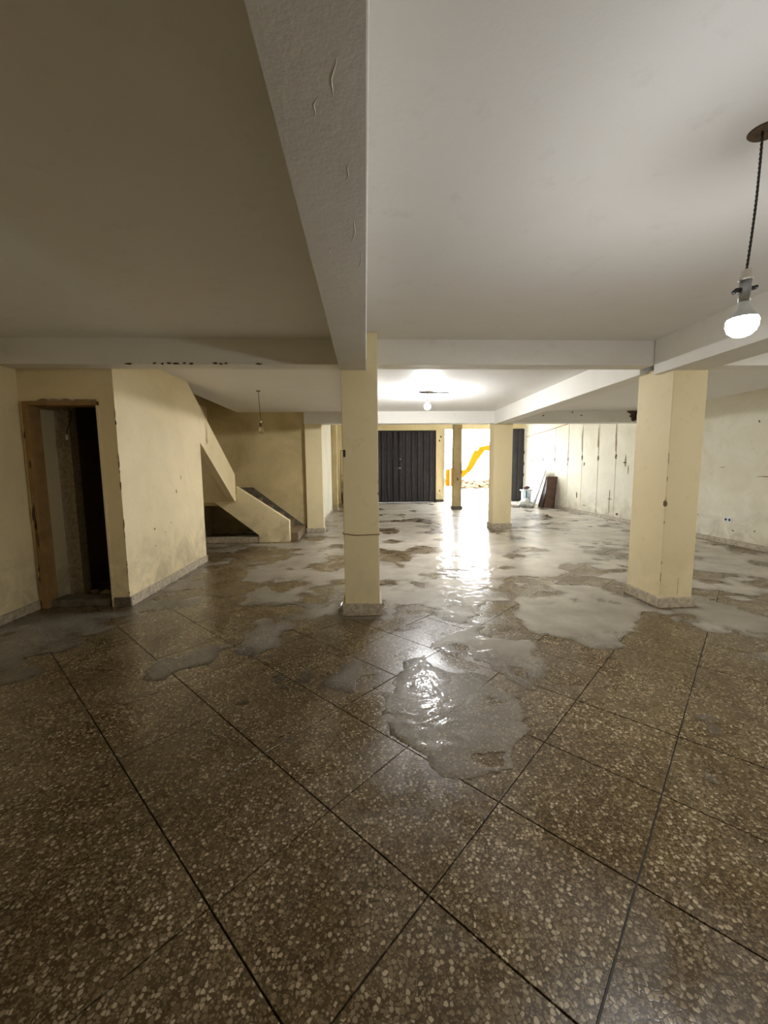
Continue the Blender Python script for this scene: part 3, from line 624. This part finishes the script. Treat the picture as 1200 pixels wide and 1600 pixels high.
def water_sheet(x0, x1, y0, y1, st_):
    xs = np.arange(x0, x1 + st_ * .5, st_); ys = np.arange(y0, y1 + st_ * .5, st_); X, Y = np.meshgrid(xs, ys)
    Xw = X + (fbm(X, Y, 5, 0, 4) - .5) * .26; Yw = Y + (fbm(X, Y, 5, 2, 4) - .5) * .26
    cover = np.interp(Y, [0, 1.9, 2.6, 3.6, 5, 8, 12, 16], [-.4, -.3, -.12, .03, .07, .10, .11, .13])
    cover = cover + np.interp(X, [-3.3, -2, 0, 3, 6.4], [-.05, -.02, .02, .03, .02])
    F = (fbm(X, Y, 2.1, 1, 5) - .5 + cover) * 1.6
    for s_, poly in SHAPES:
        xs_ = [p[0] for p in poly]; ys_ = [p[1] for p in poly]
        if max(xs_) < x0 - .5 or min(xs_) > x1 + .5 or max(ys_) < y0 - .5 or min(ys_) > y1 + .5: continue
        d = signed(poly, Xw, Yw); wgt = np.clip(d / .03 + 1, 0, 1)
        F = F * (1 - wgt) + wgt * s_ * np.clip(np.abs(d) * 2 + .03, 0, .3)
    # dry strip kept round the edges of the sheet
    for bx in KEEP:
        d = np.maximum(np.maximum(bx[0] - X, X - bx[1]), np.maximum(bx[2] - Y, Y - bx[3])); F = np.minimum(F, d * 2)
    F[0, :] = F[-1, :] = -.5; F[:, 0] = F[:, -1] = -.5
    vid = {}; V = []; faces = []
    ny, nx = F.shape
    Z = .0008 + .0022 * np.clip(F / .12, 0, 1)
    murk_sheen = np.interp(Y, [1, 2.4, 3.2, 4.5, 7, 12], [.12, .18, .50, .58, .76, .95]) * np.clip(.45 + F / .22, .45, 1) * np.interp(X, [-3, -.4, .8], [.5, .68, 1])  # real murk, plus daylight on the floor put in: paler far and right
    murk_sheen = np.where(signed(THIN, X, Y) > 0, .24, murk_sheen)
    def node(i, j):
        k = (i, j)
        if k not in vid: vid[k] = len(V); V.append((float(X[i, j]), float(Y[i, j]), float(Z[i, j]))); MK.append(float(murk_sheen[i, j]))
        return vid[k]
    def edge(i, j, i2, j2):
        k = (min((i, j), (i2, j2)), max((i, j), (i2, j2)))
        if k not in vid:
            a, b = F[i, j], F[i2, j2]; t_ = a / (a - b)
            vid[k] = len(V); V.append((float(X[i, j] + (X[i2, j2] - X[i, j]) * t_), float(Y[i, j] + (Y[i2, j2] - Y[i, j]) * t_), .0006)); MK.append(float(murk_sheen[i, j]) * .7)
        return vid[k]
    pos = F > 0
    cnt = pos[:-1, :-1].astype(int) + pos[1:, :-1] + pos[:-1, 1:] + pos[1:, 1:]
    for i, j in zip(*np.nonzero(cnt)):
        cr = [(i, j), (i, j + 1), (i + 1, j + 1), (i + 1, j)]; pl = []
        for k in range(4):
            a, b = cr[k], cr[(k + 1) % 4]
            if pos[a]: pl.append(node(*a))
            if pos[a] != pos[b]: pl.append(edge(*a, *b))
        if len(pl) >= 3: faces.append(pl)
    return V, faces
KEEP = [(5.7, XR, 12.9, 14.6), (5.2, 5.95, 13.3, 14.2), (4.8, 5.4, 14.0, 15.2), (-1.1, -.3, 14.2, 15.4), (-.26, .17, 3.70, 4.14), (2.83, 3.25, 3.70, 4.28), (2.8, 3.33, 8.9, 9.35), (2.85, 3.22, 13.2, 13.55),
        (XL - 1, -2.40, 4.0, 6.25), (XL - 1, -1.30, 7.6, 9.3), (XL - 1, -.88, 8.8, 9.2), (-2, -1.05, 9, 17), (-1.2, -.88, 13.2, 13.6)]
MK = []; V = []; FC = []
THIN = SHAPES[3][1]
for reg in ((XL + .03, XR - .05, .9, YF - .1, .034),):
    v_, f_ = water_sheet(*reg); b_ = len(V); V += v_; FC += [[q + b_ for q in f] for f in f_]
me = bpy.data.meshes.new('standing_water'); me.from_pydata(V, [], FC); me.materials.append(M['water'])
att = me.attributes.new('murk_sheen', 'FLOAT', 'POINT'); att.data.foreach_set('value', MK)
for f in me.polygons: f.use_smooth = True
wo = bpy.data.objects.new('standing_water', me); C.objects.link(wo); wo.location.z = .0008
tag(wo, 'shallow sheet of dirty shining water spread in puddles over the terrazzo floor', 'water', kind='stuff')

# ------------------------------------------------------------ outside
gr = S(B('ground', (-25, YF + .23, -.35), (45, 90, -.06), 'ground'))
S(B('wall_upper', (-20, YB - .2, ZF + 1.2), (30, YF + .25, 13), 'cream_pale'))
S(BS('wall_facade', [((-20, YF, 0), (-1.3, YF + .25, ZF + 1.2)), ((XR + .2, YF, 0), (30, YF + .25, ZF + 1.2)), ((-1.3, YF, ZF), (XR + .2, YF + .25, ZF + 1.2))], 'cream_pale'))
# excavator
ex = thing('excavator', 'yellow excavator with its arm bent down, outside beyond the opening', 'excavator', (10.2, 24.6, -.06))
def bent(name, pts, wd, m, parent, w2=.14):
    """plate-sided arm: list of (x, z, half height)"""
    bm = bmesh.new(); up = []; dn = []
    n = len(pts)
    for i, (x, z, hh) in enumerate(pts):
        a = pts[max(i - 1, 0)]; b = pts[min(i + 1, n - 1)]; d = Vector((b[0] - a[0], b[1] - a[1])).normalized(); nn = Vector((-d.y, d.x))
        up.append((x + nn.x * hh, -w2, z + nn.y * hh)); dn.append((x - nn.x * hh, -w2, z - nn.y * hh))
    a = [bm.verts.new(p) for p in up]; b = [bm.verts.new(p) for p in dn]
    a2 = [bm.verts.new((p[0], w2, p[2])) for p in up]; b2 = [bm.verts.new((p[0], w2, p[2])) for p in dn]
    for i in range(n - 1):
        bm.faces.new((a[i], b[i], b[i + 1], a[i + 1])); bm.faces.new((a2[i], a2[i + 1], b2[i + 1], b2[i]))
        bm.faces.new((a[i], a[i + 1], a2[i + 1], a2[i])); bm.faces.new((b[i], b2[i], b2[i + 1], b[i + 1]))
    bm.faces.new((a[0], a2[0], b2[0], b[0])); bm.faces.new((a[-1], b[-1], b2[-1], a2[-1]))
    bmesh.ops.recalc_face_normals(bm, faces=bm.faces[:]); return obj(name, bm, m, parent)
bent('boom', [(-.3, .95, .2), (-.9, 1.7, .24), (-1.7, 2.35, .26), (-2.5, 2.62, .2), (-3.2, 2.55, .10)], .2, 'yellow', ex)
st_ = bent('stick', [(-2.95, 2.62, .10), (-3.25, 2.45, .26), (-3.55, 1.95, .2), (-3.8, 1.45, .16), (-4.0, 1.15, .12)], .2, 'yellow', ex, .12)
bm = bmesh.new(); tube(bm, [(-3.45, -.16, 2.55), (-3.45, .16, 2.55)], .13, 16); obj('pivot', bm, 'steel', st_)
bm = bmesh.new(); tube(bm, [(-2.2, 0, 2.95), (-3.3, 0, 2.78)], .05, 10); obj('hydraulic_ram', bm, 'steel', ex)
bm = bmesh.new(); tube(bm, [(-3.5, 0, 2.35), (-3.95, 0, 1.45)], .04, 10); obj('hydraulic_ram', bm, 'black', ex)
bm = bmesh.new(); prism(bm, [(-3.85, -.3, 1.25), (-4.15, -.3, 1.3), (-4.6, -.3, 1.1), (-4.65, -.3, .85), (-4.35, -.3, .8), (-4.15, -.3, .95)], (0, .6, 0)); bk = obj('bucket', bm, 'yellow', ex)
for k in range(4): B('bucket_tooth', (-4.75, -.28 + .16 * k, .84), (-4.6, -.22 + .16 * k, .89), 'steel', bk)
B('cab', (-.2, -.8, .9), (1.1, .3, 2.5), 'yellow', ex, .06); bm = bmesh.new(); box(bm, (-.1, -.82, 1.5), (.95, -.79, 2.35)); obj('cab_window', bm, 'black', ex)
B('engine_cover', (.6, .3, .9), (2.4, 1.1, 1.8), 'yellow', ex, .08); B('counterweight', (1.1, -.8, .9), (2.5, .3, 1.7), 'yellow', ex, .1)
for y in (-.95, .75):
    bm = bmesh.new(); pts = [(1.5 + math.cos(a) * .38 if abs(a) < math.pi / 2 else -.6 + math.cos(a) * .38, y, .38 + math.sin(a) * .38) for a in [math.radians(q) for q in range(-90, 90, 20)] + [math.radians(q) for q in range(91, 270, 20)]]
    prism(bm, pts, (0, .4, 0)); obj('track', bm, 'rubber', ex)
B('turntable', (-.2, -.5, .6), (1.4, .7, .92), 'black', ex)
# rubble bank and stones
rb = bmesh.new()
for k in range(420):
    x = 4.2 + 5 * random.random(); y = 26.4 + 2.5 * random.random(); s = .06 + .13 * random.random()
    z = .15 + .5 * random.random() * (1 - abs(y - 27.6) / 2.2)
    r = bmesh.ops.create_icosphere(rb, subdivisions=1, radius=1); ph = random.random() * 6
    for v in r['verts']: v.co = Vector((v.co.x * s * 1.5, v.co.y * s, v.co.z * s * .8)) * (1 + .3 * math.sin(v.co.x * 3 + ph)) + Vector((x, y, z))
o = obj('rubble_heap', rb, 'rubble'); o.location.z = -.1; tag(o, 'low heap of broken stones outside beyond the opening', 'rubble', kind='stuff')
def shrub(x, y, h, r, label, seed):
    t = thing('shrub', label, 'shrub', (x, y, -.08), 0, 'shrubs outside'); rnd = random.Random(seed)
    bm = bmesh.new()
    for k in range(7):
        a = rnd.random() * 6.3; tube(bm, [(0, 0, 0), (math.cos(a) * r * .3, math.sin(a) * r * .3, h * .5), (math.cos(a) * r * .7, math.sin(a) * r * .7, h * (.75 + .3 * rnd.random()))], [.02, .014, .006], 5)
    obj('stems', bm, 'stem', t)
    bm = bmesh.new()
    for k in range(420):
        a = rnd.random() * 6.3; q = rnd.random() ** .6 * r; z = h * (.25 + .75 * rnd.random() * (1 - .4 * q / r)); c = Vector((math.cos(a) * q, math.sin(a) * q, z))
        u = Vector((rnd.uniform(-1, 1), rnd.uniform(-1, 1), rnd.uniform(-.5, 1))).normalized(); v = u.orthogonal().normalized(); L = .09; W = .03
        vs_ = [bm.verts.new(c + p) for p in (-u * L, v * W, u * L, -v * W)]; bm.faces.new(vs_)
    tag(obj('foliage', bm, 'leaf', t), kind='stuff')
shrub(4.95, 23.0, 1.15, .45, 'straggly green shrub outside, left of the excavator bucket', 1)
shrub(5.6, 25.7, 1.1, .38, 'pale green shrub on the rubble below the excavator bucket', 2)
t = thing('barrel', 'orange plastic drum standing outside behind the thin worn post', 'barrel', (4.12, 19.4, -.06))
bm = bmesh.new(); lathe(bm, [(0, 0), (.24, 0), (.25, .02), (.25, .28), (.27, .3), (.25, .32), (.25, .58), (.27, .6), (.25, .62), (.25, .85), (0, .87)], 24); obj('drum', bm, 'orange', t, True)
bm = bmesh.new(); lathe(bm, [(0, 0), (.05, 0), (.05, .03), (0, .03)], 12); o = obj('cap', bm, 'black', t); o.location = (.1, 0, .865)
# low block for the drum
bm = bmesh.new(); box(bm, (-.4, -.3, 0), (.4, .3, .55), .02); o = obj('concrete_block', bm, 'ground'); o.location = (4.12, 19.4, -.06); tag(o, 'pale concrete block under the orange drum outside', 'block')
bpy.data.objects['barrel'].location.z = .49
